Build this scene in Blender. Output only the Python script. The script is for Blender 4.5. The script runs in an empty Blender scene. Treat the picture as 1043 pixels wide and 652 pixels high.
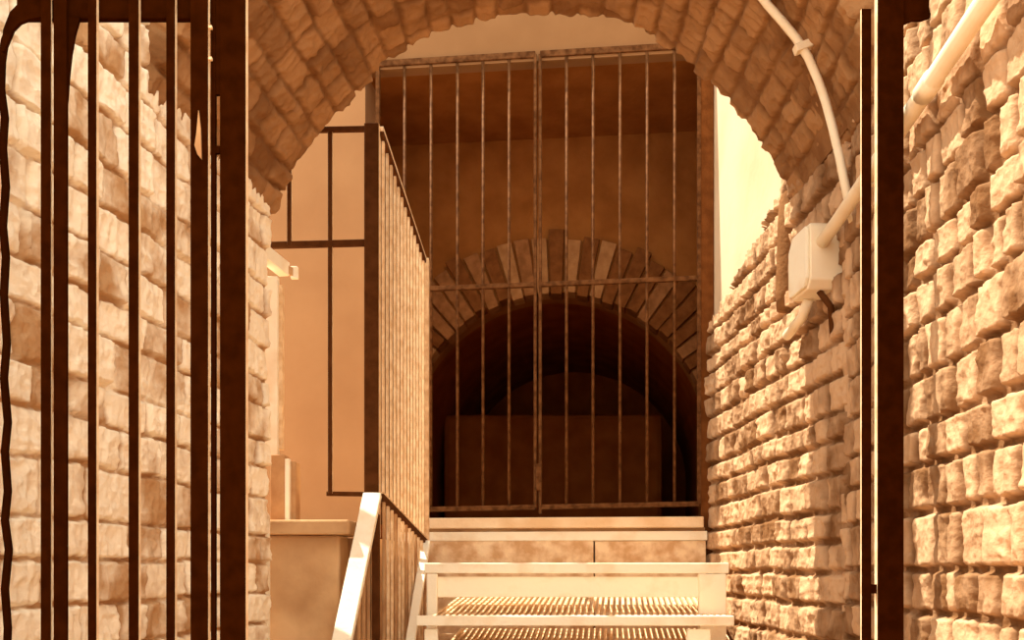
import bpy, math, random
import numpy as np
from mathutils import Vector, Matrix

random.seed(4)
EYE = 1.0            # camera height above the alley floor (m)
F = 1000.0           # focal length in pixels of the 1043 px wide frame
CX, HY = 521.5, 580.0

C = bpy.context.scene.collection


def P(px, py, d):
    """point seen at pixel (px,py), d metres in front of the camera"""
    return Vector(((px - CX) / F * d, d, EYE + (HY - py) / F * d))


# ------------------------------------------------------------------ materials
def new_mat(name):
    m = bpy.data.materials.new(name)
    m.use_nodes = True
    nt = m.node_tree
    b = nt.nodes['Principled BSDF']
    return m, nt, b


def noise_mat(name, c1, c2, scale=8.0, rough=0.85, bump=0.0, bscale=60.0, spec=0.3, detail=6.0, lo=0.35, hi=0.65, attr=False, metal=0.0):
    m, nt, b = new_mat(name)
    tc = nt.nodes.new('ShaderNodeTexCoord')
    n = nt.nodes.new('ShaderNodeTexNoise')
    n.inputs['Scale'].default_value = scale
    n.inputs['Detail'].default_value = detail
    nt.links.new(tc.outputs['Object'], n.inputs['Vector'])
    r = nt.nodes.new('ShaderNodeValToRGB')
    r.color_ramp.elements[0].position = lo
    r.color_ramp.elements[0].color = (*c1, 1)
    r.color_ramp.elements[1].position = hi
    r.color_ramp.elements[1].color = (*c2, 1)
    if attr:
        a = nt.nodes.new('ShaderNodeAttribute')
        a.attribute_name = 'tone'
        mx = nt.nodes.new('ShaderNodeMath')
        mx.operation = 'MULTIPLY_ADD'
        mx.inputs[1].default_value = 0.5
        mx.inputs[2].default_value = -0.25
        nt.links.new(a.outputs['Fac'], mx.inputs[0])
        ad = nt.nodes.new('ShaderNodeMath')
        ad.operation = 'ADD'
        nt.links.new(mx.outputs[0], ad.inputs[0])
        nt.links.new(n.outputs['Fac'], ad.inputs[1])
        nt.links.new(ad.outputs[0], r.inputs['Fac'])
    else:
        nt.links.new(n.outputs['Fac'], r.inputs['Fac'])
    nt.links.new(r.outputs['Color'], b.inputs['Base Color'])
    b.inputs['Roughness'].default_value = rough
    b.inputs['Metallic'].default_value = metal
    b.inputs['Specular IOR Level'].default_value = spec
    if bump > 0:
        n2 = nt.nodes.new('ShaderNodeTexNoise')
        n2.inputs['Scale'].default_value = bscale
        n2.inputs['Detail'].default_value = 5
        nt.links.new(tc.outputs['Object'], n2.inputs['Vector'])
        bp = nt.nodes.new('ShaderNodeBump')
        bp.inputs['Strength'].default_value = bump
        bp.inputs['Distance'].default_value = 0.01
        nt.links.new(n2.outputs['Fac'], bp.inputs['Height'])
        nt.links.new(bp.outputs['Normal'], b.inputs['Normal'])
    return m


M = {}
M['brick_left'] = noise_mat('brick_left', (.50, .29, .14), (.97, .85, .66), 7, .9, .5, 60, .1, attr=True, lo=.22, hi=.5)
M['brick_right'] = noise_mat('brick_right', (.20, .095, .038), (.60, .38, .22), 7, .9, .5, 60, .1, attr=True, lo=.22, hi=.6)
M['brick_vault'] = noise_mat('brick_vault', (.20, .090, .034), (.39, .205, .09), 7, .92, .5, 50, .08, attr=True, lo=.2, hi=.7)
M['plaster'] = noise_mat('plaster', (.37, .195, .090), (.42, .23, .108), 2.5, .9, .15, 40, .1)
M['plaster_white'] = noise_mat('plaster_white', (.64, .45, .28), (.74, .55, .37), 2.0, .9, .15, 30, .1)
M['plaster_old'] = noise_mat('plaster_old', (.40, .22, .10), (.66, .42, .22), 3.2, .92, .3, 35, .1)
M['plaster_shaded'] = noise_mat('plaster_shaded', (.25, .125, .052), (.30, .155, .068), 2.5, .9, .15, 40, .1)  # plaster tone darkened to carry the shadow of the vault
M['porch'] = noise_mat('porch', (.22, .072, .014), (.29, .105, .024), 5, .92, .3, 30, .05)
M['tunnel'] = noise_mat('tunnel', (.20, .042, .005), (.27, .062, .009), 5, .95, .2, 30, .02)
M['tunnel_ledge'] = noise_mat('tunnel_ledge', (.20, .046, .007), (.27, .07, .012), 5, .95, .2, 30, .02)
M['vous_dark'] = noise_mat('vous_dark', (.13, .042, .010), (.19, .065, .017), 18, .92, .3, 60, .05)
M['vous_mid'] = noise_mat('vous_mid', (.20, .078, .025), (.29, .12, .042), 18, .92, .3, 60, .05)
M['vous_light'] = noise_mat('vous_light', (.28, .125, .045), (.38, .18, .07), 18, .92, .3, 60, .05)
M['black_paint'] = noise_mat('black_paint', (.020, .0040, .0004), (.030, .0062, .0007), 30, 1, 0, 90, 0)
M['lit_edge_steel'] = noise_mat('lit_edge_steel', (.75, .50, .28), (.95, .75, .50), 25, .5, .1, 90, .4)  # pale tone painting light onto bar side faces; rivets share it
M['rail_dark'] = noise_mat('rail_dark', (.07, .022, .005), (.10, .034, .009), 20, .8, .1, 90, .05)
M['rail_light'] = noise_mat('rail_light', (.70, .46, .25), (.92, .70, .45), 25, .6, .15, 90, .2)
M['gate_iron'] = noise_mat('gate_iron', (.075, .026, .006), (.17, .07, .024), 30, .8, .1, 90, .1)
M['white_paint'] = noise_mat('white_paint', (.86, .68, .46), (.98, .91, .74), 6, .7, .25, 40, .2, lo=.25, hi=.5)
M['grating'] = noise_mat('grating', (.72, .46, .24), (.92, .70, .45), 20, .7, .1, 90, .2)
M['concrete'] = noise_mat('concrete', (.80, .56, .33), (.95, .78, .56), 5, .9, .3, 50, .1)
M['patched'] = noise_mat('patched', (.66, .40, .21), (.93, .72, .48), 12, .9, .3, 50, .1, lo=.38, hi=.62)
M['pvc'] = noise_mat('pvc', (.90, .74, .52), (.97, .85, .65), 6, .5, 0, 40, .3)
M['floor'] = noise_mat('floor', (.40, .22, .10), (.60, .36, .19), 4, .9, .3, 40, .2)
M['shadow_strip'] = noise_mat('shadow_strip', (.020, .0045, .0005), (.028, .006, .0008), 20, 1, 0, 40, 0)  # near-black tone for the modelled shadow line on the left wall
M['mortar_edge'] = noise_mat('mortar_edge', (.42, .22, .10), (.62, .38, .19), 8, .9, .3, 40, .15)


# ------------------------------------------------------------------ mesh builder
class MB:
    def __init__(self):
        self.v, self.f, self.mi = [], [], []

    def add(self, vs, fs, mi=0):
        o = len(self.v)
        self.v += [tuple(x) for x in vs]
        self.f += [tuple(i + o for i in f) for f in fs]
        if isinstance(mi, (list, tuple)):
            self.mi += list(mi)
        else:
            self.mi += [mi] * len(fs)

    def hexa(self, b, t, mi=0):
        """b, t: four points each, counter-clockwise seen from outside of t"""
        self.add(list(b) + list(t), [(3, 2, 1, 0), (4, 5, 6, 7), (0, 1, 5, 4), (1, 2, 6, 5), (2, 3, 7, 6), (3, 0, 4, 7)], mi)

    def box(self, c, ax, ay, az, mi=0):
        """centre and three half-axis vectors; mi may list faces -z,+z,-y,+x,+y,-x"""
        c, ax, ay, az = Vector(c), Vector(ax), Vector(ay), Vector(az)
        b = [c - ax - ay - az, c + ax - ay - az, c + ax + ay - az, c - ax + ay - az]
        t = [p + 2 * az for p in b]
        self.hexa(b, t, mi)

    def beam(self, a, b, w, h, up=(0, 0, 1), mi=0):
        """rectangular bar from a to b, w across and h along `up`"""
        a, b = Vector(a), Vector(b)
        d = (b - a)
        z = Vector(up)
        x = d.cross(z).normalized()
        z = x.cross(d).normalized()
        self.box((a + b) / 2, x * w / 2, d / 2, z * h / 2, mi)

    def tube(self, pts, r, n=10, mi=0, cap=True):
        pts = [Vector(p) for p in pts]
        rings = []
        prev = None
        for i, p in enumerate(pts):
            t = (pts[min(i + 1, len(pts) - 1)] - pts[max(i - 1, 0)]).normalized()
            if prev is None:
                a = Vector((0, 0, 1)) if abs(t.z) < .9 else Vector((1, 0, 0))
                x = t.cross(a).normalized()
            else:
                x = (prev - t * prev.dot(t)).normalized()
            prev = x
            y = t.cross(x)
            rr = r[i] if isinstance(r, (list, tuple)) else r
            rings.append([p + (x * math.cos(2 * math.pi * k / n) + y * math.sin(2 * math.pi * k / n)) * rr for k in range(n)])
        vs = [q for ring in rings for q in ring]
        fs = []
        for i in range(len(rings) - 1):
            for k in range(n):
                fs.append((i * n + k, i * n + (k + 1) % n, (i + 1) * n + (k + 1) % n, (i + 1) * n + k))
        if cap:
            fs.append(tuple(range(n - 1, -1, -1)))
            fs.append(tuple((len(rings) - 1) * n + k for k in range(n)))
        self.add(vs, fs, mi)

    def prism(self, poly, ext, mi=0):
        """planar polygon swept along ext"""
        n = len(poly)
        poly = [Vector(p) for p in poly]
        ext = Vector(ext)
        vs = poly + [p + ext for p in poly]
        fs = [tuple(range(n - 1, -1, -1)), tuple(range(n, 2 * n))]
        for i in range(n):
            fs.append((i, (i + 1) % n, n + (i + 1) % n, n + i))
        self.add(vs, fs, mi)

    def build(self, name, mats, parent=None, bevel=0.0, smooth=False):
        me = bpy.data.meshes.new(name)
        me.from_pydata(self.v, [], self.f)
        if not isinstance(mats, (list, tuple)):
            mats = [mats]
        for m in mats:
            me.materials.append(m)
        me.polygons.foreach_set('material_index', self.mi)
        if smooth:
            me.polygons.foreach_set('use_smooth', [True] * len(self.f))
        import bmesh
        bm = bmesh.new()
        bm.from_mesh(me)
        bmesh.ops.recalc_face_normals(bm, faces=bm.faces)
        bm.to_mesh(me)
        bm.free()
        me.update()
        o = bpy.data.objects.new(name, me)
        C.objects.link(o)
        if parent is not None:
            o.parent = parent
            o.matrix_parent_inverse = Matrix.Translation(-parent.location)
        if bevel > 0:
            b = o.modifiers.new('bevel', 'BEVEL')
            b.width = bevel
            b.segments = 2
            b.limit_method = 'ANGLE'
        return o


def tag(o, label=None, cat=None, group=None, kind=None):
    if label:
        o['label'] = label
    if cat:
        o['category'] = cat
    if group:
        o['group'] = group
    if kind:
        o['kind'] = kind
    return o


def thing(name, loc, label, cat, group=None):
    o = bpy.data.objects.new(name, None)
    o.empty_display_size = .1
    o.location = loc
    C.objects.link(o)
    return tag(o, label, cat, group)


def struct(mb, name, mat, label, cat, **k):
    return tag(mb.build(name, mat, **k), label, cat, kind='structure')


# ------------------------------------------------------------------ noise and masonry relief
def vnoise(x, y, seed):
    xi = np.floor(x).astype(np.int64)
    yi = np.floor(y).astype(np.int64)
    fx = x - xi
    fy = y - yi
    fx = fx * fx * (3 - 2 * fx)
    fy = fy * fy * (3 - 2 * fy)

    def h(a, b):
        k = (a * 374761393 + b * 668265263 + seed * 362437) & 0xFFFFFFFF
        k = ((k ^ (k >> 13)) * 1274126177) & 0xFFFFFFFF
        k = k ^ (k >> 16)
        return (k & 0xFFFF) / 65535.0
    return (h(xi, yi) * (1 - fx) + h(xi + 1, yi) * fx) * (1 - fy) + (h(xi, yi + 1) * (1 - fx) + h(xi + 1, yi + 1) * fx) * fy


def fbm(x, y, seed, oct=4):
    s, a, t = 0, 1.0, 0
    for i in range(oct):
        s = s + a * vnoise(x * 2 ** i, y * 2 ** i, seed + i * 17)
        t += a
        a *= .5
    return s / t - .5


def masonry(U, V, seed, ch, bl, depth, joint=.010, edge=.022, rough=.006, wob=.012, jit=.35, prot=.4, tilt=.10, stri=0.0, vj=1.0):
    """height above the joint bed and tone for each point of a coursed rubble/brick face"""
    rng = np.random.RandomState(seed)
    Uw = U + wob * 2 * fbm(U * 5, V * 5, seed + 1, 3) + .010 * fbm(U * 30, V * 30, seed + 2, 2)
    Vw = V + wob * 2 * fbm(U * 2.2, V * 1.5, seed + 3, 3) + .010 * fbm(U * 28, V * 28, seed + 4, 2)
    r0 = int(math.floor(V.min() / ch)) - 2
    nrow = int(math.ceil(V.max() / ch)) + 3 - r0
    tops = (np.arange(nrow + 1) + r0) * ch + rng.uniform(-.12, .12, nrow + 1) * ch
    row = np.clip(np.searchsorted(tops, Vw.ravel()) - 1, 0, nrow - 1).reshape(V.shape)
    H = np.zeros_like(U)
    T = np.zeros_like(U)
    for k in range(nrow):
        m = row == k
        if not m.any():
            continue
        u = Uw[m]
        v = Vw[m]
        n = int((U.max() - U.min()) / (bl * .5)) + 12
        w = bl * rng.uniform(1 - jit, 1 + jit, n)
        ed = np.cumsum(w) + U.min() - bl * 2 - rng.uniform(0, bl)
        idx = np.clip(np.searchsorted(ed, u) - 1, 0, n - 2)
        du = np.minimum(u - ed[idx], ed[idx + 1] - u) / vj
        dv = np.minimum(v - tops[k], tops[k + 1] - v)
        cu = (ed[idx] + ed[idx + 1]) / 2
        cv = (tops[k] + tops[k + 1]) / 2
        # rounded rectangle distance
        rr = .018
        ax = np.maximum(rr - du, 0)
        ay = np.maximum(rr - dv, 0)
        d = np.where((ax > 0) & (ay > 0), rr - np.sqrt(ax * ax + ay * ay), np.minimum(du, dv))
        d = d - joint / 2
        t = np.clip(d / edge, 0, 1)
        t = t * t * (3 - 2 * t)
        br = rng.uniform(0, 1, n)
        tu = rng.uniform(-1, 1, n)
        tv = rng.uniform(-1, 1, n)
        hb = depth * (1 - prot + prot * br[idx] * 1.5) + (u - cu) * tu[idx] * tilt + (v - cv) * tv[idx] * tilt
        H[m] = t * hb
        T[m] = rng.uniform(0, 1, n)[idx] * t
    r1 = 1 - np.abs(2 * vnoise(U * 26, V * 20, seed + 7) - 1) * 1.0
    r2 = np.abs(2 * vnoise(U * 55, V * 42, seed + 8) - 1)
    H = H + rough * (1.1 * (r1 - .5) + .55 * (.5 - r2) + 1.6 * fbm(U * 12, V * 12, seed + 9, 4))
    if stri:
        H = H + stri * (np.abs(2 * vnoise(U * 38 + 3 * fbm(U * 9, V * 9, seed + 12, 2), V * 5, seed + 11) - 1) - .5) * np.clip(T * 3, 0, 1)
    return H, T


def grid_mesh(name, pos, tone, mat, keep=None):
    """pos: (nu,nv,3) array -> one smooth mesh; keep: mask of faces to keep"""
    nu, nv = pos.shape[:2]
    idx = np.arange(nu * nv).reshape(nu, nv)
    q = np.stack([idx[:-1, :-1], idx[1:, :-1], idx[1:, 1:], idx[:-1, 1:]], -1)
    if keep is not None:
        q = q[keep[:-1, :-1]]
    q = q.reshape(-1, 4)
    me = bpy.data.meshes.new(name)
    used = np.unique(q)
    remap = -np.ones(nu * nv, dtype=np.int64)
    remap[used] = np.arange(len(used))
    q = remap[q]
    pv = pos.reshape(-1, 3)[used]
    me.vertices.add(len(used))
    me.vertices.foreach_set('co', pv.astype(np.float32).ravel())
    me.loops.add(len(q) * 4)
    me.loops.foreach_set('vertex_index', q.astype(np.int32).ravel())
    me.polygons.add(len(q))
    me.polygons.foreach_set('loop_start', (np.arange(len(q)) * 4).astype(np.int32))
    me.polygons.foreach_set('use_smooth', np.ones(len(q), dtype=bool))
    me.update(calc_edges=True)
    a = me.attributes.new('tone', 'FLOAT', 'POINT')
    a.data.foreach_set('value', tone.reshape(-1)[used].astype(np.float32))
    me.materials.append(mat)
    o = bpy.data.objects.new(name, me)
    C.objects.link(o)
    return o


def wall_relief(name, a, b, z0, z1, nrm, mat, res, seed, label, keepfn=None, back=.12, **kw):
    """brick face between plan points a and b (x,y), relief towards nrm; the far and top edges return `back` metres"""
    a = np.array(a)
    b = np.array(b)
    L = np.linalg.norm(b - a)
    d = (b - a) / L
    u = np.arange(0, L + res, res)
    v = np.arange(z0, z1 + res, res)
    U, V = np.meshgrid(u, v, indexing='ij')
    H, T = masonry(U, V, seed, **kw)
    # the edges fold back into the wall so it is a solid with depth
    for e in (0, 1):
        H[e, :] = -back * (1 - e) + H[2, :] * e * .6
        H[-1 - e, :] = -back * (1 - e) + H[-3, :] * e * .6
    H[:, -1] = -back
    Uc = U.copy()
    Uc[0, :] = U[1, :]
    Uc[-1, :] = U[-2, :]
    pos = np.empty(U.shape + (3,))
    pos[..., 0] = a[0] + d[0] * Uc + nrm[0] * H
    pos[..., 1] = a[1] + d[1] * Uc + nrm[1] * H
    pos[..., 2] = V
    keep = None
    if keepfn is not None:
        keep = keepfn(U, V, H)
    o = grid_mesh(name, pos, T, mat, keep)
    return tag(o, label, 'wall', kind='structure')


# ------------------------------------------------------------------ plan of the alley
def left_d(px):            # distance of the left wall at image column px
    return 1582.0 / (660.0 - px)


def left_pt(d):
    px = 660.0 - 1582.0 / d
    return ((px - CX) / F * d, d)


def right_pt(d):           # near right wall
    px = 615.0 + 887.0 / d
    return ((px - CX) / F * d, d)


def inner_pt(d):           # right wall under and beyond the vault
    px = 470.0 + 1400.0 / d
    return ((px - CX) / F * d, d)


def unit2(a, b):
    a = np.array(a)
    b = np.array(b)
    d = (b - a) / np.linalg.norm(b - a)
    return d


LD = unit2(left_pt(1.0), left_pt(4.0))
LN = (LD[1], -LD[0])                 # faces right
RD = unit2(right_pt(1.0), right_pt(3.0))
RN = (-RD[1], RD[0])                 # faces left
ID = unit2(inner_pt(3.0), inner_pt(5.0))
IN = (-ID[1], ID[0])

# floor
mb = MB()
mb.box((0.3, 3.5, -.1), (6, 0, 0), (0, 7.5, 0), (0, 0, .1))
struct(mb, 'floor', M['floor'], 'worn paved floor of the narrow alley', 'floor')

# brick walls
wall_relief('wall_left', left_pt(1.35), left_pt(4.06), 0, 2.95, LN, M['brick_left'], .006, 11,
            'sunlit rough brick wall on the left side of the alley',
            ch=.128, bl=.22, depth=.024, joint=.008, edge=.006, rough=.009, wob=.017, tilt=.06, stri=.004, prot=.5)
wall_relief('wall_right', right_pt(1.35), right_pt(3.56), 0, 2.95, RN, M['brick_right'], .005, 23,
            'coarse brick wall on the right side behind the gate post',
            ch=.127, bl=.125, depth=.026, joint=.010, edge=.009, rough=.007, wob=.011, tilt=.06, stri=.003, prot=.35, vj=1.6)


def inner_keep(U, V, H):
    # the brick facing stops along a ragged sloping line with plaster above it
    d = 3.5 + U * ID[1]
    top = EYE + 1.60 - .23 * (d - 4.3) + .03 * fbm(U * 40, V * 0 + 3, 77, 2)
    return V < np.where(d < 4.2, 9.0, top)


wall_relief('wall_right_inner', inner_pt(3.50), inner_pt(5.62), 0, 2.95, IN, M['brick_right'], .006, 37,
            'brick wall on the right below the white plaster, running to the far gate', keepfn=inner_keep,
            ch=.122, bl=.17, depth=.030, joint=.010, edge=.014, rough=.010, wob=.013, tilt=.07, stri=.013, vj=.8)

# plaster wall above and behind the inner brick facing
mb = MB()
a = Vector((*inner_pt(3.5), 0)) - Vector((IN[0], IN[1], 0)) * .012
b = Vector((*inner_pt(5.60), 0)) - Vector((IN[0], IN[1], 0)) * .012
n3 = Vector((IN[0], IN[1], 0))
mb.hexa([a, b, b - n3 * .3, a - n3 * .3], [p + Vector((0, 0, 4.3)) for p in (a, b, b - n3 * .3, a - n3 * .3)])
struct(mb, 'wall_right_plaster', M['plaster_white'], 'white plaster wall above the ragged brick facing on the right', 'wall')

# backing mass behind near walls (what the relief is bedded on)
for nm, A, B, N, lab in (('wall_left_core', left_pt(1.35), left_pt(4.05), LN, 'solid core behind the left brick face'),
                         ('wall_right_core', right_pt(1.35), right_pt(3.53), RN, 'solid core behind the right brick face')):
    mb = MB()
    n3 = Vector((N[0], N[1], 0))
    a = Vector((*A, 0)) - n3 * .03
    b = Vector((*B, 0)) - n3 * .03
    mb.hexa([a, b, b - n3 * .3, a - n3 * .3], [p + Vector((0, 0, 2.93)) for p in (a, b, b - n3 * .3, a - n3 * .3)])
    struct(mb, nm, M['mortar_edge'], lab, 'wall')

# ------------------------------------------------------------------ brick vault across the alley
prof_px = [(262, 222), (281, 182), (303, 148), (328, 118), (352, 92), (380, 64), (410, 42), (450, 27), (500, 18), (555, 14), (605, 17), (645, 32), (690, 61),
           (735, 105), (762, 138), (783, 170), (796, 195), (803, 215)]
DF = 4.12
pn = np.array([((x - 262) / (803 - 262.), (HY - y) / F * DF + EYE) for x, y in prof_px])
seg = np.r_[0, np.cumsum(np.hypot(np.diff(pn[:, 0] * 2.2), np.diff(pn[:, 1])))]
ARC = seg[-1]
DN = 3.05


def vault_pos(S, D):
    n = np.interp(S, seg, pn[:, 0])
    z = np.interp(S, seg, pn[:, 1])
    xl = (660 - 1582. / D - CX) / F * D + .0
    corner = 3.54
    xr = np.where(D < corner, (615 + 887. / D - CX) / F * D, (470 + 1400. / D - CX) / F * D)
    return xl + (xr - xl) * n, D, z


res = .0075
s = np.arange(0, ARC + res, res)
s[-1] = ARC
dd = np.arange(DN, DF + res, res)
S, D = np.meshgrid(s, dd, indexing='ij')
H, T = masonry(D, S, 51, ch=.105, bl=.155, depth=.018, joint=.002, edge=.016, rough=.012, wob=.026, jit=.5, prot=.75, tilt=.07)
x, y, z = vault_pos(S, D)
e = .004
x2, _, z2 = vault_pos(np.clip(S + e, 0, ARC), D)
x1, _, z1 = vault_pos(np.clip(S - e, 0, ARC), D)
tx, tz = x2 - x1, z2 - z1
ln = np.hypot(tx, tz) + 1e-9
nx, nz = tz / ln, -tx / ln
# smooth the normals along the arc so the polyline profile reads as a curve
k = np.ones(31) / 31
for i in range(nx.shape[1]):
    for arr in (nx, nz):
        p = np.pad(arr[:, i], 15, mode='edge')
        arr[:, i] = np.convolve(p, k, 'valid')
jag = .03 * fbm(S * 7, S * 0 + 5, 91, 3)
pos = np.empty(S.shape + (3,))
H2 = H - .012
ends = np.clip((D - (DF - .10)) / .10, 0, 1)
pos[..., 0] = x + nx * H2
pos[..., 1] = D + ends * jag
pos[..., 2] = z + nz * H2
# fold both mouths outwards so the ring of stones shows its thickness
for col, off, ydir in ((-1, .34, 0.0), (0, .34, 0.0)):
    off = np.where(S[:, col] > ARC * .86, .10, off)
    pos[:, col, 0] = pos[:, col, 0] - nx[:, col] * off
    pos[:, col, 2] = pos[:, col, 2] - nz[:, col] * off
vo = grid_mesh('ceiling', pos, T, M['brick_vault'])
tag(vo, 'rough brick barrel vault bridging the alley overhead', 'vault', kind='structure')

# masonry mass above the vault
mb = MB()
for face_d in (0,):
    pts_n, pts_f = [], []
    for i in range(len(seg)):
        for dlist, dv in ((pts_n, DN + .015), (pts_f, DF - .03)):
            xx, _, zz = vault_pos(np.array(seg[i]), np.array(dv))
            dlist.append(Vector((float(xx), dv, float(zz) + .05)))
    ZT = EYE + 2.62
    N = len(seg)
    for i in range(N - 1):
        b = [pts_n[i], pts_n[i + 1], pts_f[i + 1], pts_f[i]]
        zz = ZT if pts_f[i + 1].x < 1.0 else max(p.z for p in b) + .10
        t = [Vector((p.x, p.y, zz)) for p in b]
        mb.hexa(b, t)
    # shoulders to both sides
    for p, q, sx in ((pts_n[0], pts_f[0], -1), (pts_n[-1], pts_f[-1], 1)):
        b = [p, q, q + Vector((sx * .5, 0, 0)), p + Vector((sx * .5, 0, 0))]
        t = [Vector((v_.x, v_.y, ZT if sx < 0 else max(p.z, q.z) + .12)) for v_ in b]
        mb.hexa(b, t)
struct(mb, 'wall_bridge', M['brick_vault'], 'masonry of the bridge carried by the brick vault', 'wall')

# rounded rendered end where the vault lands on the right wall
mb = MB()
pA = inner_pt(4.17)
pts = [Vector((pA[0] + IN[0] * .01, pA[1], EYE + h)) for h in (1.10, 1.17, 1.27, 1.4, 1.52, 1.585, 1.615)]
mb.tube(pts, [.05, .055, .052, .048, .044, .034, .012], 16)
struct(mb, 'trim_1', M['brick_vault'], 'rounded mortar edge at the right foot of the vault', 'trim', smooth=True)

# ------------------------------------------------------------------ back wall, porch and tunnel
T_G = .11


def gate_d(px, off=0.0):
    r = (px - CX) / F
    return (5.6 + off + .0163) / (1 + T_G * r)


def G(px, py, off=0.0):
    return P(px, py, gate_d(px, off))


GX = Vector((1, -T_G, 0)).normalized()
GY = Vector((T_G, 1, 0)).normalized()
ZV = Vector((0, 0, 1))


def Gz(px, z, off=0.0):
    p = G(px, HY, off)
    p.z = z
    return p


# wall left of the gate opening and the lintel wall above (one L-shaped solid)
OPL, OPR = 372, 726
zt = G(372, 72).z
mb = MB()
TOP = 4.4
ext = GY * .28
mb.prism([Gz(100, 0), Gz(OPL, 0), Gz(OPL, TOP), Gz(100, TOP)], ext)
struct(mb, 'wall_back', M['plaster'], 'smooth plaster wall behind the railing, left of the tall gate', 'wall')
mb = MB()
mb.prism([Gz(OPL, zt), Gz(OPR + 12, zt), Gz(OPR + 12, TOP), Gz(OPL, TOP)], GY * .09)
struct(mb, 'wall_lintel', M['plaster_shaded'], 'plaster lintel wall with painted-in shade above the tall far gate', 'wall')

# porch behind the gate
BD = 1.02
mb = MB()
cpx, cpy = 567, 455
dB = 6.62


def B(px, py, off=0.0):
    r = (px - CX) / F
    return P(px, py, (dB + off + .0163) / (1 + T_G * r))


# back wall of the porch with an arched opening
NSEG = 40
arch = [(cpx - 158, 760)] + [(cpx - 158 * math.cos(math.pi * i / NSEG), cpy - 158 * math.sin(math.pi * i / NSEG)) for i in range(NSEG + 1)] + [(cpx + 158, 760)]


def outer(px, py):
    return px, py


# build it as strips from the arch curve to the top edge
zc = zt + .35
for i in range(len(arch) - 1):
    (xa, ya), (xb, yb) = arch[i], arch[i + 1]
    if abs(xb - xa) < .01:
        continue
    p0, p1 = B(xa, ya), B(xb, yb)
    q0, q1 = p0.copy(), p1.copy()
    q0.z = q1.z = zc
    e = GY * .3
    mb.hexa([p0, p1, p1 + e, p0 + e], [q0, q1, q1 + e, q0 + e])
for x0, x1 in ((250, cpx - 158), (cpx + 158, 860)):
    p0, p1 = B(x0, HY), B(x1, HY)
    p0.z = p1.z = 0
    q0, q1 = p0.copy(), p1.copy()
    q0.z = q1.z = zc
    e = GY * .3
    mb.hexa([p0, p1, p1 + e, p0 + e], [q0, q1, q1 + e, q0 + e])
struct(mb, 'wall_porch_back', M['porch'], 'shaded plaster wall with a brick arch behind the far gate', 'wall')

# porch ceiling and left side
mb = MB()
a0, a1 = Gz(300, zt, .0), Gz(760, zt, .0)
a0 += GY * .09
a1 += GY * .09
b0, b1 = B(300, HY), B(800, HY)
b0.z = b1.z = zt
mb.prism([a0, a1, b1 + GY * .05, b0 + GY * .05], (0, 0, .3))
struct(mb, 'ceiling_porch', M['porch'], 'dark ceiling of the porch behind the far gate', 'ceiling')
mb = MB()
a0 = Gz(OPL - 2, 0, .28)
b0 = B(410, HY)
b0 = a0 + GY * .75
mb.prism([a0, b0, b0 - GX * .25, a0 - GX * .25], (0, 0, zt + .2))
struct(mb, 'wall_porch_left', M['porch'], 'dark left side wall of the porch', 'wall')
mb = MB()
a0 = Gz(727, 0, .03)
b0 = a0 + GY * 1.1
mb.prism([a0, b0, b0 + GX * .25, a0 + GX * .25], (0, 0, zt + .2))
struct(mb, 'wall_porch_right', M['porch'], 'dark right side wall of the porch', 'wall')
# dark jamb at the right of the gate
mb = MB()
p = Gz(719.5, 0, .05)
mb.box(p + Vector((0, 0, zt / 2)), GX * .035, GY * .06, Vector((0, 0, zt / 2)))
struct(mb, 'trim_2', M['vous_dark'], 'dark jamb at the right of the far gate', 'jamb')

# arch ring of bricks on edge
mb = MB()
NV = 37
rng = random.Random(8)
for i in range(NV):
    a0 = math.pi * (i + .07) / NV
    a1 = math.pi * (i + .93) / NV
    ro = 215 + rng.uniform(-5, 5)
    ri = 155 + rng.uniform(-2, 3)
    pr = .035 + rng.uniform(-.01, .012)
    q = []
    for ang, rad in ((a0, ri), (a1, ri), (a1, ro), (a0, ro)):
        q.append(B(cpx - rad * math.cos(ang), cpy - rad * math.sin(ang), -.0))
    f = -GY * pr
    mi = (0, 1)[i % 2] if rng.random() < .75 else rng.choice((0, 1, 2))
    if 14 <= i <= 21 and i % 2:
        mi = 2
    mb.hexa([v_ + GY * .12 for v_ in q], [v_ + f for v_ in q], mi)
struct(mb, 'trim_3', [M['vous_dark'], M['vous_mid'], M['vous_light']], 'ring of radiating bricks around the dark tunnel mouth', 'arch', bevel=.006)

# tunnel barrel
mb = MB()
ring = [(cpx - 160, 770)] + [(cpx - 160 * math.cos(math.pi * i / 24), cpy - 160 * math.sin(math.pi * i / 24)) for i in range(25)] + [(cpx + 160, 770)]
for i in range(len(ring) - 1):
    p0, p1 = B(*ring[i], .28), B(*ring[i + 1], .28)
    e = GY * 3.2
    c0 = B(cpx, cpy, .28)
    o0 = (p0 - c0).normalized() * .12
    o1 = (p1 - c0).normalized() * .12
    mb.hexa([p0, p1, p1 + o1, p0 + o0], [p0 + e, p1 + e, p1 + o1 + e, p0 + o0 + e])
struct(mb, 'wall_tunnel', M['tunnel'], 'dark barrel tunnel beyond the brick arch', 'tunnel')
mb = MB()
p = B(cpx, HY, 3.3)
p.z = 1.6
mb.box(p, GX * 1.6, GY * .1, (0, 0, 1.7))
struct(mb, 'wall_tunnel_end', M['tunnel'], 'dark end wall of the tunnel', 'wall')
mb = MB()
pl = P(452, 422, 8.4)
prt = P(676, 422, 8.35)
hz = pl.z
c = (pl + prt) / 2
mb.box((c.x, c.y + .25, (hz + 0.9) / 2), ((prt.x - pl.x) / 2, 0, 0), (0, .25, 0), (0, 0, (hz - .9) / 2))
struct(mb, 'trim_4', M['tunnel_ledge'], 'low brown block standing inside the dark tunnel', 'block', bevel=.05)
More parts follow.
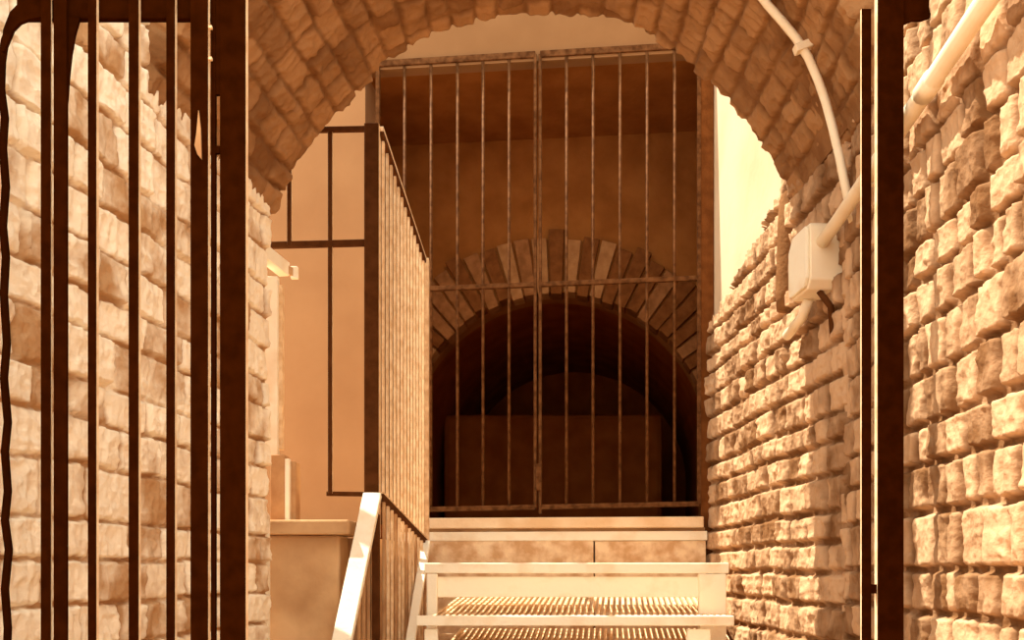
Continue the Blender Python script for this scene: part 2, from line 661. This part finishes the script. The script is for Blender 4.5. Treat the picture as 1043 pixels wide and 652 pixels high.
# raised floor of porch and tunnel
zs = G(548, 527).z
mb = MB()
a0, a1 = Gz(330, 0, .12), Gz(745, 0, .12)
b0, b1 = a0 + GY * 4.6, a1 + GY * 4.6
mb.prism([a0, a1, b1, b0], (0, 0, zs - .03))
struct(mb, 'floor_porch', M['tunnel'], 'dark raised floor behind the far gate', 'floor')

# ------------------------------------------------------------------ plinth and sill under the far gate


def slab(x0, x1, y0, y1, off, depth):
    m_ = MB()
    a_, b_ = G(x0, y1, off), G(x1, y1, off)
    h_ = (y1 - y0) / F * gate_d((x0 + x1) / 2, off)
    b_.z = a_.z = (a_.z + b_.z) / 2
    e_ = GY * depth
    m_.hexa([a_, b_, b_ + e_, a_ + e_], [v_ + ZV * h_ for v_ in (a_, b_, b_ + e_, a_ + e_)])
    return m_


struct(slab(405, 717, 527.0, 538, -.10, .30), 'trim_5', M['concrete'], 'pale stone sill under the far gate', 'sill', bevel=.006)
struct(slab(405, 720.5, 541.5, 551, -.085, .20), 'trim_6', M['white_paint'], 'pale upper band of the plinth below the sill', 'ledge', bevel=.004)
struct(slab(405, 718, 538, 541.5, -.05, .20), 'trim_7', M['plaster_old'], 'recessed joint between sill and plinth', 'joint')
struct(slab(405, 604.5, 551, 755, -.08, .20), 'trim_8', M['patched'], 'left patched panel of the plinth behind the steps', 'plinth', bevel=.003)
struct(slab(606, 719, 551, 755, -.078, .20), 'trim_9', M['patched'], 'right patched panel of the plinth behind the steps', 'plinth', bevel=.003)

# ------------------------------------------------------------------ far double gate
def topy(px):
    return 66.5 - (px - 372) * .0595


def midy(px):
    return 294.5 - (px - 435) * .0395


def boty(px):
    return 519 - (px - 435) * .0205


def gate_leaf(name, xs, x0, x1, stile_px, label, lock):
    base = Gz((x0 + x1) / 2, zs, 0)
    t = thing(name, base, label, 'gate', 'leaves of the far double gate')
    for nm, fn, th in (('top_rail', topy, .036), ('mid_rail', midy, .026), ('bottom_rail', boty, .028)):
        m_ = MB()
        m_.beam(G(x0, fn(x0)), G(x1, fn(x1)), .03, th)
        m_.build(nm, M['gate_iron'], t, bevel=.003)
    for x_ in xs:
        m_ = MB()
        a_ = G(x_, topy(x_))
        b_ = G(x_, boty(x_))
        m_.tube([b_, Vector((a_.x, a_.y, a_.z))], .0085, 8)
        m_.build('bar', M['gate_iron'], t, smooth=True)
    m_ = MB()
    a_ = G(stile_px, topy(stile_px))
    b_ = G(stile_px, boty(stile_px) + (7 if lock else 1))
    m_.beam(b_, Vector((b_.x, b_.y, a_.z)), .017, .03, up=GY)
    m_.build('meeting_stile', M['gate_iron'], t, bevel=.002)
    # hinge stile
    m_ = MB()
    hx = x0 if abs(stile_px - x1) < 3 else x1
    a_ = G(hx, topy(hx))
    b_ = G(hx, boty(hx))
    m_.beam(b_, Vector((b_.x, b_.y, a_.z)), .022, .03, up=GY)
    m_.build('hinge_stile', M['gate_iron'], t, bevel=.002)
    if lock:
        m_ = MB()
        c_ = G(549, 486, -.036)
        m_.box(c_, GX * .016, GY * .014, (0, 0, .075))
        m_.build('lock_case', M['gate_iron'], t, bevel=.004)
    return t


gate_leaf('gate_leaf', [412, 439, 466, 492, 518.5], 385, 545.3, 545.3, 'left leaf of the tall thin-barred gate in front of the dark tunnel', False)
gate_leaf('gate_leaf', [577, 604, 631.5, 659, 687], 550.3, 712, 550.3, 'right leaf of the tall thin-barred gate, with the lock case', True)

# ------------------------------------------------------------------ raised landing on the left and its railing
ZL = EYE + .14
cor = P(386, HY, 4.36)
far = P(434, HY, 5.50)
mb = MB()
poly = [Vector((-2.3, 4.45, 0)), Vector((cor.x - .02, 4.45, 0)), Vector((far.x - .03, 5.62, 0)), Vector((-2.3, 5.62, 0))]
mb.prism(poly, (0, 0, ZL))
struct(mb, 'floor_landing', M['plaster_old'], 'raised landing on the left behind the tall railing', 'landing')

rail = thing('landing_railing', (cor.x, cor.y, ZL), 'tall iron railing turning a corner round the raised landing on the left', 'railing')
DP_ = 4.36


def RP(t, top=True):
    """point along the receding side: t 0 corner post .. 1 far end"""
    a_ = P(388, 131 if top else 505, DP_)
    b_ = P(432.5, 264 if top else 551, 5.50)
    return a_.lerp(b_, t)


mb = MB()
pz0 = P(379.5, 505, DP_).z
pz1 = P(379.5, 128.5, DP_).z
pc = P(379.5, HY, DP_)
mb.box((pc.x, pc.y, (ZL + pz1) / 2), (.0325, 0, 0), (0, .0325, 0), (0, 0, (pz1 - ZL) / 2), [0, 0, 0, 1, 0, 0])  # right face painted pale to read as lit
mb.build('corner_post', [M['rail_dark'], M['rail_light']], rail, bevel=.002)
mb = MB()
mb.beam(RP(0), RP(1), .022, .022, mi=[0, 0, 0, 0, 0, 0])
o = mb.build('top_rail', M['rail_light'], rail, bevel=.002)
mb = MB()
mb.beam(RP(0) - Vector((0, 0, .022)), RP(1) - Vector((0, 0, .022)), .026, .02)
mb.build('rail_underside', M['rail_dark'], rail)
mb = MB()
mb.beam(RP(0, False), RP(1, False), .022, .022)
mb.build('bottom_rail', M['rail_dark'], rail, bevel=.002)
NB = 13
for i in range(NB):
    t_ = (i + .55) / NB
    mb = MB()
    a_, b_ = RP(t_, False), RP(t_) - Vector((0, 0, .03))
    mb.beam(a_, Vector((a_.x, a_.y, b_.z)), .024, .012, up=(1, 0, 0))
    mb.build('baluster', M['rail_light'], rail, bevel=.002)
mb = MB()
a_, b_ = RP(1, False), RP(1)
mb.beam(Vector((a_.x, a_.y, ZL)), Vector((a_.x, a_.y, b_.z)), .05, .05, up=(1, 0, 0))
mb.build('end_post', M['rail_light'], rail, bevel=.003)
# front return (towards the left wall)
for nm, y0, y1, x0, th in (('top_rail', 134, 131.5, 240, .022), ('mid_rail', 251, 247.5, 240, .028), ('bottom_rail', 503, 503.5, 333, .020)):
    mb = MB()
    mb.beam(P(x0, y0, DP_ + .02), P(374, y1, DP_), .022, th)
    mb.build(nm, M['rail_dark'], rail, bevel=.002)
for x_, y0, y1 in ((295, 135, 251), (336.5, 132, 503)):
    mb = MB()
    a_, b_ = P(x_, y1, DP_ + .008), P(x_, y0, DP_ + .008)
    mb.beam(a_, Vector((a_.x, a_.y, b_.z)), .020, .016, up=(0, 1, 0), mi=[0, 0, 0, 1, 0, 1])  # side faces painted pale to read as lit
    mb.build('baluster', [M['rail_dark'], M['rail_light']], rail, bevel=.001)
mb = MB()
a_, b_ = P(336.5, 503, DP_ + .008), P(336.5, 250, DP_)
mb.beam(Vector((a_.x, a_.y, ZL)), a_, .020, .016, up=(0, 1, 0))
# ---- lower balustrade on the side of the steps
low = thing('stair_balustrade', (cor.x + .03, 4.3, 0), 'slatted side balustrade with sloping pale boards below the tall railing', 'balustrade')


def LP(t):
    return P(388.5, 506, 4.335).lerp(P(433.5, 552, 5.45), t)


mb = MB()
mb.beam(LP(0), LP(1), .018, .03)
mb.build('top_rail', M['rail_dark'], low, bevel=.002)
mb = MB()
mb.beam(LP(0) + Vector((.0, 0, .018)), LP(1) + Vector((.0, 0, .018)), .02, .007)
mb.build('rail_edge', M['rail_light'], low)
NB2 = 13
for i in range(NB2):
    t_ = (i + .6) / NB2
    a_ = LP(t_)
    mb = MB()
    mb.beam(Vector((a_.x, a_.y, 0)), Vector((a_.x, a_.y, a_.z - .01)), .030, .012, up=(1, 0, 0))
    mb.build('slat', M['rail_light'] if i % 3 else M['mortar_edge'], low, bevel=.002)
mb = MB()
a_ = P(383, HY, 4.29)
mb.box((a_.x, a_.y, .62), (.016, 0, 0), (0, .016, 0), (0, 0, .62))
mb.build('post', M['rail_dark'], low, bevel=.002)
for i, x_ in enumerate((376, 371, 366)):
    a_ = P(x_, HY, 4.29 - .03 * i)
    mb = MB()
    h_ = 1.22 - .10 * i
    mb.box((a_.x, a_.y, h_ / 2), (.006, 0, 0), (0, .012, 0), (0, 0, h_ / 2))
    mb.build('slat', M['mortar_edge'], low)
for (p0, p1, w_) in (((379.5, 504, 4.31), (346, 665, 3.93), .078), ((434, 553, 5.42), (416.5, 665, 4.62), .045)):
    a_, b_ = P(*p0), P(*p1)
    d_ = b_ - a_
    k_ = a_.z / (a_.z - b_.z) * .985
    mb = MB()
    x_ = Vector((1, 0, 0))
    d2 = d_ * k_
    n_ = x_.cross(d2).normalized()
    mb.box(a_ + d2 / 2, x_ * w_ / 2, d2 / 2, n_ * .018)
    mb.build('sloping_board', M['white_paint'], low, bevel=.003)

# ------------------------------------------------------------------ low wall, coping and upright at the left
mb = MB()
a_, b_ = P(240, 545, 4.22), P(346, 545, 4.22)
mb.hexa([Vector((a_.x, 4.22, 0)), Vector((b_.x, 4.22, 0)), Vector((b_.x, 4.45, 0)), Vector((a_.x, 4.45, 0))],
        [Vector((a_.x, 4.22, a_.z)), Vector((b_.x, 4.22, a_.z)), Vector((b_.x, 4.45, a_.z)), Vector((a_.x, 4.45, a_.z))])
# ragged lower right corner
struct(mb, 'wall_low', M['plaster_old'], 'low stained plaster wall under the coping slab at the left', 'wall', bevel=.012)

mb = MB()
a_, b_ = P(262, 545.5, 4.15), P(355, 544.5, 4.15)
z0 = P(300, 545, 4.22).z
z1 = z0 + .062
mb.hexa([Vector((a_.x, 4.15, z0)), Vector((b_.x, 4.15, z0)), Vector((b_.x + .02, 4.5, z0)), Vector((a_.x, 4.5, z0))],
        [Vector((a_.x, 4.15, z1)), Vector((b_.x, 4.15, z1)), Vector((b_.x + .02, 4.5, z1)), Vector((a_.x, 4.5, z1))])
tag(mb.build('coping_slab', M['plaster_old'], bevel=.008), 'stone coping slab lying on the low plaster wall at the left', 'slab')

up = thing('upright_post', P(289, 530, 4.3), 'pale boxed upright on a stepped plinth beside the left brick wall', 'post')
up.location.z = z1
mb = MB()
for x0, x1, y0, yy in ((275, 290, 463, 4.27), (290, 301, 470, 4.30)):
    a_, b_ = P(x0, HY, yy), P(x1, HY, yy)
    zz = P(280, y0, yy).z
    mb.box(((a_.x + b_.x) / 2, yy + .05, (z1 + zz) / 2), ((b_.x - a_.x) / 2, 0, 0), (0, .05, 0), (0, 0, (zz - z1) / 2))
mb.build('plinth', M['mortar_edge'], up, bevel=.004)
mb = MB()
a_, b_ = P(291, HY, 4.285), P(295.5, HY, 4.285)
zz = P(280, 468, 4.3).z
mb.box(((a_.x + b_.x) / 2, 4.285, (z1 + zz) / 2), ((b_.x - a_.x) / 2, 0, 0), (0, .016, 0), (0, 0, (zz - z1) / 2))
mb.build('plinth_strip', M['white_paint'], up, bevel=.002)
zz0 = P(280, 464, 4.3).z
zz1 = P(280, 282, 4.3).z
mb = MB()
a_, b_ = P(269.5, HY, 4.29), P(282.5, HY, 4.29)
mb.box(((a_.x + b_.x) / 2, 4.31, (zz0 + zz1) / 2), ((b_.x - a_.x) / 2, 0, 0), (0, .02, 0), (0, 0, (zz1 - zz0) / 2))
mb.build('shaft', M['white_paint'], up, bevel=.003)
mb = MB()
a_, b_ = P(283, HY, 4.32), P(287.5, HY, 4.32)
mb.box(((a_.x + b_.x) / 2, 4.335, (zz0 + zz1) / 2), ((b_.x - a_.x) / 2, 0, 0), (0, .02, 0), (0, 0, (zz1 - zz0) / 2 - .03))
mb.build('shaft_edge', M['rail_light'], up, bevel=.002)
mb = MB()
mb.beam(P(261, 252, 4.16), P(290, 275, 4.42), .05, .062)
mb.build('bracket_arm', M['white_paint'], up, bevel=.004)
mb = MB()
mb.beam(P(286, 271, 4.38), P(300, 279, 4.44), .02, .035)
mb.build('bracket_pin', M['mortar_edge'], up, bevel=.002)
mb = MB()
mb.box(P(300, 278, 4.435), (.016, 0, 0), (0, .014, 0), (0, 0, .027))
mb.build('pin_head', M['white_paint'], up, bevel=.003)

mb = MB()
a_, b_ = P(257, HY, 4.10), P(273, HY, 4.10)
zz = P(265, 529, 4.1).z
mb.box(((a_.x + b_.x) / 2, 4.12, zz / 2), ((b_.x - a_.x) / 2, 0, 0), (0, .02, 0), (0, 0, zz / 2))
tag(mb.build('corner_board', M['white_paint'], bevel=.004), 'whitewashed board standing upright at the foot of the left brick wall', 'board')

# ------------------------------------------------------------------ steps
st = thing('grating_steps', P(588, HY, 4.5) - Vector((0, 0, EYE)), 'pale steps with open grating treads leading up to the far gate', 'steps')


def step_nosing(x0, x1, y0, y1, d, name='nosing', mat='white_paint', th=.05, parent=st):
    m_ = MB()
    a_, b_ = P(x0, y1, d), P(x1, y1, d)
    h_ = (y1 - y0) / F * d
    m_.box(((a_.x + b_.x) / 2, d + th / 2, a_.z + h_ / 2), ((b_.x - a_.x) / 2, 0, 0), (0, th / 2, 0), (0, 0, h_ / 2))
    return m_.build(name, M[mat], parent, bevel=.004)


DA, DB = 4.50, 4.26
nA = step_nosing(432, 742.5, 573.5, 584, DA, 'tread_nosing')
nB = step_nosing(424, 748, 627.5, 637.5, DB, 'tread_nosing')
step_nosing(444, 714, 587.5, 608.5, DA + .03, 'riser_board', th=.025)
for x0, x1 in ((434, 445), (713, 741)):
    m_ = MB()
    a_, b_ = P(x0, 629, DA - .02), P(x1, 629, DA - .02)
    zt_ = P(x0, 584.5, DA - .02).z
    zb_ = 0.0
    m_.box(((a_.x + b_.x) / 2, DA + .02, (zt_ + zb_) / 2), ((b_.x - a_.x) / 2, 0, 0), (0, .02, 0), (0, 0, (zt_ - zb_) / 2))
    m_.build('upright', M['white_paint'], st, bevel=.006)
for x0, x1 in ((432, 446), (700, 724)):
    m_ = MB()
    d_ = DB + .03
    a_, b_ = P(x0, 641, d_), P(x1, 641, d_)
    m_.box(((a_.x + b_.x) / 2, d_ + .015, a_.z / 2 ), ((b_.x - a_.x) / 2, 0, 0), (0, .015, 0), (0, 0, a_.z / 2))
    m_.build('upright', M['white_paint'], st, bevel=.004)


def grating(xl, xr, y_front, z_front, z_back, depth, parent, pitch=.0285):
    """bearing bars running to the back with a few cross rods"""
    m_ = MB()
    n_ = int((xr - xl) / pitch)
    for i in range(n_ + 1):
        x_ = xl + i * pitch
        a_ = Vector((x_, y_front, z_front))
        b_ = Vector((x_ + depth * .11, y_front + depth, z_back))
        m_.beam(a_, b_, .0135, .02)
    for f_ in (.06, .5, .94):
        a_ = Vector((xl, y_front + depth * f_, z_front + (z_back - z_front) * f_ - .012))
        b_ = Vector((xr + .1 * f_, y_front + depth * f_ - .02, z_front + (z_back - z_front) * f_ - .012))
        m_.beam(a_, b_, .012, .012)
    return m_.build('grating', M['grating'], parent)


xl, xr = P(440, HY, DA).x, P(738, HY, DA).x
zA = P(0, 574.5, DA).z
grating(xl, xr - .12, DA + .05, zA - .015, zA - .015, .30, nA)
zB = P(0, 629, DB).z
grating(xl, xr - .02, DB + .05, zB - .022, zB + .068, .98, nB)
# lower treads going down to the alley floor
zC = zB - .235
nC = step_nosing(424, 748, 690, 700, DB - .25, 'tread_nosing')
grating(xl, xr, DB - .20, zC, zC + .13, 1.0, nC)
nD = step_nosing(424, 748, 752, 763, DB - .5, 'tread_nosing')

# ------------------------------------------------------------------ conduits, box and dark tubes on the right
def on_right(d, z, off):
    x_, y_ = right_pt(d)
    return Vector((x_ + RN[0] * off, y_ + RN[1] * off, z))


def on_inner(d, z, off):
    x_, y_ = inner_pt(d)
    return Vector((x_ + IN[0] * off, y_ + IN[1] * off, z))


ZC = EYE + 1.222
con = thing('wall_conduit', on_right(2.6, ZC, .065), 'straight pale conduit running level along the right brick wall', 'conduit')
mb = MB()
mb.tube([on_right(1.7, ZC, .065), on_right(3.0, ZC, .065), on_right(3.40, ZC - .005, .07), on_inner(3.66, ZC - .03, .075)], .024, 14)
mb.build('tube', M['pvc'], con, smooth=True)
mb = MB()
mb.tube([on_right(2.44, ZC, .065), on_right(2.52, ZC, .065)], .028, 14)
mb.build('coupling', M['pvc'], con, smooth=True)
for d_ in (2.0, 3.05):
    mb = MB()
    mb.box(on_right(d_, ZC, .04), (RN[0] * .03, RN[1] * .03, 0), (RD[0] * .012, RD[1] * .012, 0), (0, 0, .028))
    mb.build('clip', M['pvc'], con, bevel=.003)

# bent conduit on the vault soffit
mb = MB()
pts = []
arcpx = [(758, -26), (772, -8), (782, 5), (797, 22), (811, 39), (823, 58), (833, 81), (841, 104), (848, 130), (855, 160), (860, 185), (865, 210), (869, 226)]


def soffit_pt(px, py, dguess=3.4, off=.05):
    """point of the soffit on the sight line, found by marching along depth"""
    best = None
    for i in range(140):
        d_ = 3.06 + i * .0075
        p_ = P(px, py, d_)
        sv = np.linspace(ARC * .5, ARC, 240)
        x_, _, z_ = vault_pos(sv, np.full_like(sv, d_))
        dist = float(np.hypot(x_ - p_.x, z_ - p_.z).min())
        if best is None or dist < best[0]:
            best = (dist, d_)
    return best[1]


for (px_, py_) in arcpx:
    pts.append(P(px_, py_, 3.40))
con2 = thing('bent_conduit', pts[-1], 'thin pale conduit bent along the curve of the vault at the right', 'conduit')
mb = MB()
mb.tube(pts, .015, 12)
mb.build('tube', M['pvc'], con2, smooth=True)
mb = MB()
mb.box(P(820, 47, 3.40), (.036, 0, .014), (0, .02, 0), (-.005, 0, .013))
mb.build('clip', M['pvc'], con2, bevel=.004)

# junction box
jb = thing('junction_box', on_inner(3.72, EYE + 1.05, .0), 'white junction box fixed to the right wall below the vault', 'box')
cI = Vector((IN[0], IN[1], 0))
dI = Vector((ID[0], ID[1], 0))
cb = on_inner(3.70, 0, .075)
cb.z = EYE + (HY - 269) / F * 3.70
mb = MB()
w2, h2 = .105, .120
poly = [(-w2, -h2 + .03), (-w2 + .03, -h2), (w2 - .02, -h2), (w2, -h2 + .02), (w2, h2 - .05), (w2 - .05, h2), (-w2 + .01, h2), (-w2, h2 - .01)]
mb.prism([cb - cI * .085 + dI * a_ + ZV * b_ for a_, b_ in poly], cI * .135)
mb.build('case', M['pvc'], jb, bevel=.006)
mb = MB()
mb.prism([cb + cI * .05 + dI * a_ * .92 + ZV * b_ * .92 for a_, b_ in poly], cI * .014)
mb.build('cover', M['white_paint'], jb, bevel=.004)
mb = MB()
mb.tube([cb + dI * w2 * .5 + ZV * -h2, cb + dI * .12 - ZV * .17, cb + dI * .30 - ZV * .2], .02, 12)
mb.build('outlet_tube', M['pvc'], jb, smooth=True)
mb = MB()
mb.tube([cb - dI * .06 - ZV * h2, cb - dI * .07 - cI * .04 - ZV * (h2 + .06), cb - dI * .065 - cI * .05 - ZV * (h2 + .17)], .012, 10)
mb.build('dark_tail', M['rail_dark'], jb, smooth=True)  # dark bent tube below the case

# cast shadow line on the left wall, built as a dark tube
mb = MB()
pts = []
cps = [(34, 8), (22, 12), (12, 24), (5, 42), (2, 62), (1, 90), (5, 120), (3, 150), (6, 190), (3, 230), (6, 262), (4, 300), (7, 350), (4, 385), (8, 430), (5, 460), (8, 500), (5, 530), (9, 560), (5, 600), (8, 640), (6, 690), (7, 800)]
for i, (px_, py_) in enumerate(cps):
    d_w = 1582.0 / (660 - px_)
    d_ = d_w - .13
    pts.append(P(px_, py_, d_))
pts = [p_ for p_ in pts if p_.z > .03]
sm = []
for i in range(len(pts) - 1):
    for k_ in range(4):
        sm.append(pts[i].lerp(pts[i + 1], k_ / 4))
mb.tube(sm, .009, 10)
tag(mb.build('wall_shadow_strip', M['shadow_strip'], smooth=True), 'dark strip standing in for a shadow line on the left brick wall', 'shadow_strip')

# ------------------------------------------------------------------ front gate (dark), left panel
DG = 2.15
BM = [M['black_paint'], M['lit_edge_steel']]
fg = thing('barred_gate', (P(146, HY, DG).x, DG, 0), 'near-black barred gate standing in front of the left brick wall', 'gate')


def fbar(name, x0, x1, ytop, ybot_z, d, depth, parent, side='r', ytop_mat=0):
    a_, b_ = P(x0, ytop, d), P(x1, ytop, d)
    m_ = MB()
    z1_ = a_.z
    mi = [0, 0, 0, 1 if side == 'r' else 0, 0, 1 if side == 'l' else 0]  # one side face painted pale, as if catching light
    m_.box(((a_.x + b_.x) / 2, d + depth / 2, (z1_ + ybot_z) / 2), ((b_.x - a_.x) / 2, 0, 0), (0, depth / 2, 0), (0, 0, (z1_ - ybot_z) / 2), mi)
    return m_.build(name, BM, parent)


YT = -12
fbar('bar', 41.5, 52, YT, .02, DG, .006, fg)
fbar('flat_bar', 54.5, 67.5, YT, .02, DG, .010, fg, side='')
fbar('bar', 89.5, 98.3, YT, .02, DG, .012, fg)
fbar('bar', 131, 141.3, YT, .02, DG, .012, fg)
fbar('bar', 169.3, 178.3, YT, .02, DG, .013, fg)
fbar('stile', 194, 212, YT, .02, DG, .014, fg)
# lower and top rails
mb = MB()
a_, b_ = P(16, 18, DG + .012), P(214, 18, DG + .012)
mb.box(((a_.x + b_.x) / 2, DG + .024, a_.z + .045), ((b_.x - a_.x) / 2, 0, 0), (0, .01, 0), (0, 0, .045))
mb.build('top_rail', M['black_paint'], fg, bevel=.003)
mb = MB()
mb.box(((a_.x + b_.x) / 2, DG + .024, .12), ((b_.x - a_.x) / 2, 0, 0), (0, .01, 0), (0, 0, .03))
mb.build('bottom_rail', M['black_paint'], fg, bevel=.003)
# curved gusset on the flat bar
mb = MB()
g = [(66, 120), (68.5, 100), (70, 78), (72.5, 55), (76, 35), (81, 18), (66, 16)]
mb.prism([P(x_, y_, DG + .01) for x_, y_ in g], (0, .008, 0))
mb.build('gusset', M['black_paint'], fg)
# shadow at the outer end, shaped as a dark curved plate
mb = MB()
g = [(42, 17), (30, 19), (20, 23), (13, 30), (8, 42), (4, 52), (1, 52), (3, 30), (10, 12), (20, 2), (42, -6)]
mb.prism([P(x_, y_, DG + .008) for x_, y_ in g], (0, .01, 0))
mb.build('shadow_corner', M['black_paint'], fg)
# latch
mb = MB()
g = [(202, 112), (204, 130), (204.5, 145), (205, 162), (201, 157), (198, 148), (200, 135)]
mb.prism([P(x_, y_, DG - .006) for x_, y_ in g], (0, .006, 0))
o = mb.build('latch_tongue', M['mortar_edge'], fg)
# gate post with a slot between two flats
gp = thing('gate_post', (P(234, HY, DG).x, DG, 0), 'wide dark double post at the free side of the left gate panel', 'post')
fbar('flat', 214.8, 219.2, YT, 0, DG + .02, .012, gp, side='')
fbar('main_flat', 224, 250.3, YT, 0, DG + .02, .020, gp)
mb = MB()
a_, b_ = P(218.5, 96, DG + .022), P(224.5, 96, DG + .022)
zt_ = P(220, YT, DG).z
mb.box(((a_.x + b_.x) / 2, DG + .027, (a_.z + zt_) / 2), ((b_.x - a_.x) / 2, 0, 0), (0, .005, 0), (0, 0, (zt_ - a_.z) / 2))
mb.build('head_spacer', M['black_paint'], gp)
mb = MB()
mb.box(P(221.5, 153, DG + .026), (.006, 0, 0), (0, .005, 0), (0, 0, .008))
mb.build('spacer', M['black_paint'], gp)
mb = MB()
mb.box((P(221.5, 153, DG + .026).x, DG + .026, .1), (.006, 0, 0), (0, .005, 0), (0, 0, .1))
mb.build('spacer', M['black_paint'], gp)
for yy in (28, 60):
    mb = MB()
    mb.box(P(214.5, yy, DG + .006), (.0035, 0, 0), (0, .004, 0), (0, 0, .003))
    mb.build('rivet', M['lit_edge_steel'], gp)

# right gate post
DG2 = 2.58
rp = thing('gate_post', (P(905, HY, DG2).x, DG2, 0), 'wide dark double post in front of the right brick wall', 'post')
fbar('flat', 877.5, 887.5, 9, 0, DG2, .008, rp, side='l')
fbar('main_flat', 893.8, 920.5, YT, 0, DG2, .022, rp, side='l')
mb = MB()
mb.box(P(891, 600, DG2 + .01), (.012, 0, 0), (0, .005, 0), (0, 0, .012))
mb.build('spacer', M['black_paint'], rp)
mb = MB()
mb.box((P(890.5, 0, DG2).x, DG2 + .012, .15), (.012, 0, 0), (0, .005, 0), (0, 0, .02))
mb.build('spacer', M['black_paint'], rp)
mb = MB()
g = [(918, -14), (935, -13), (946, -4), (951, 8), (948, 17), (939, 20), (930, 20), (923, 23), (918, 26)]
mb.prism([P(x_, y_, DG2 + .012) for x_, y_ in g], (0, .012, 0))
mb.build('top_arm', M['black_paint'], rp)

# ------------------------------------------------------------------ light
w = bpy.data.worlds.new('World')
bpy.context.scene.world = w
w.use_nodes = True
bg = w.node_tree.nodes['Background']
bg.inputs['Color'].default_value = (1.0, .92, .78, 1)
bg.inputs['Strength'].default_value = 2.1

sun = bpy.data.lights.new('sun', 'SUN')
sun.energy = 10.5
sun.angle = math.radians(.6)
sun.color = (1.0, .90, .72)
so = bpy.data.objects.new('sun', sun)
C.objects.link(so)
dirv = Vector((.45, -.13, -.95)).normalized()
so.rotation_euler = dirv.to_track_quat('-Z', 'Y').to_euler()
so.location = (0, -2, 6)

# ------------------------------------------------------------------ camera
cam = bpy.data.cameras.new('camera')
co = bpy.data.objects.new('camera', cam)
C.objects.link(co)
co.location = (0, 0, EYE)
co.rotation_euler = (math.pi / 2, 0, 0)
cam.sensor_fit = 'HORIZONTAL'
cam.sensor_width = 36
cam.lens = 36 * F / 1043.0
cam.shift_y = (HY - 326.0) / 1043.0
cam.clip_start = .05
sc = bpy.context.scene
sc.camera = co
sc.view_settings.view_transform = 'Standard'
sc.view_settings.look = 'None'
sc.view_settings.exposure = 0.0
sc.view_settings.gamma = 1
sc.view_settings.use_curve_mapping = False
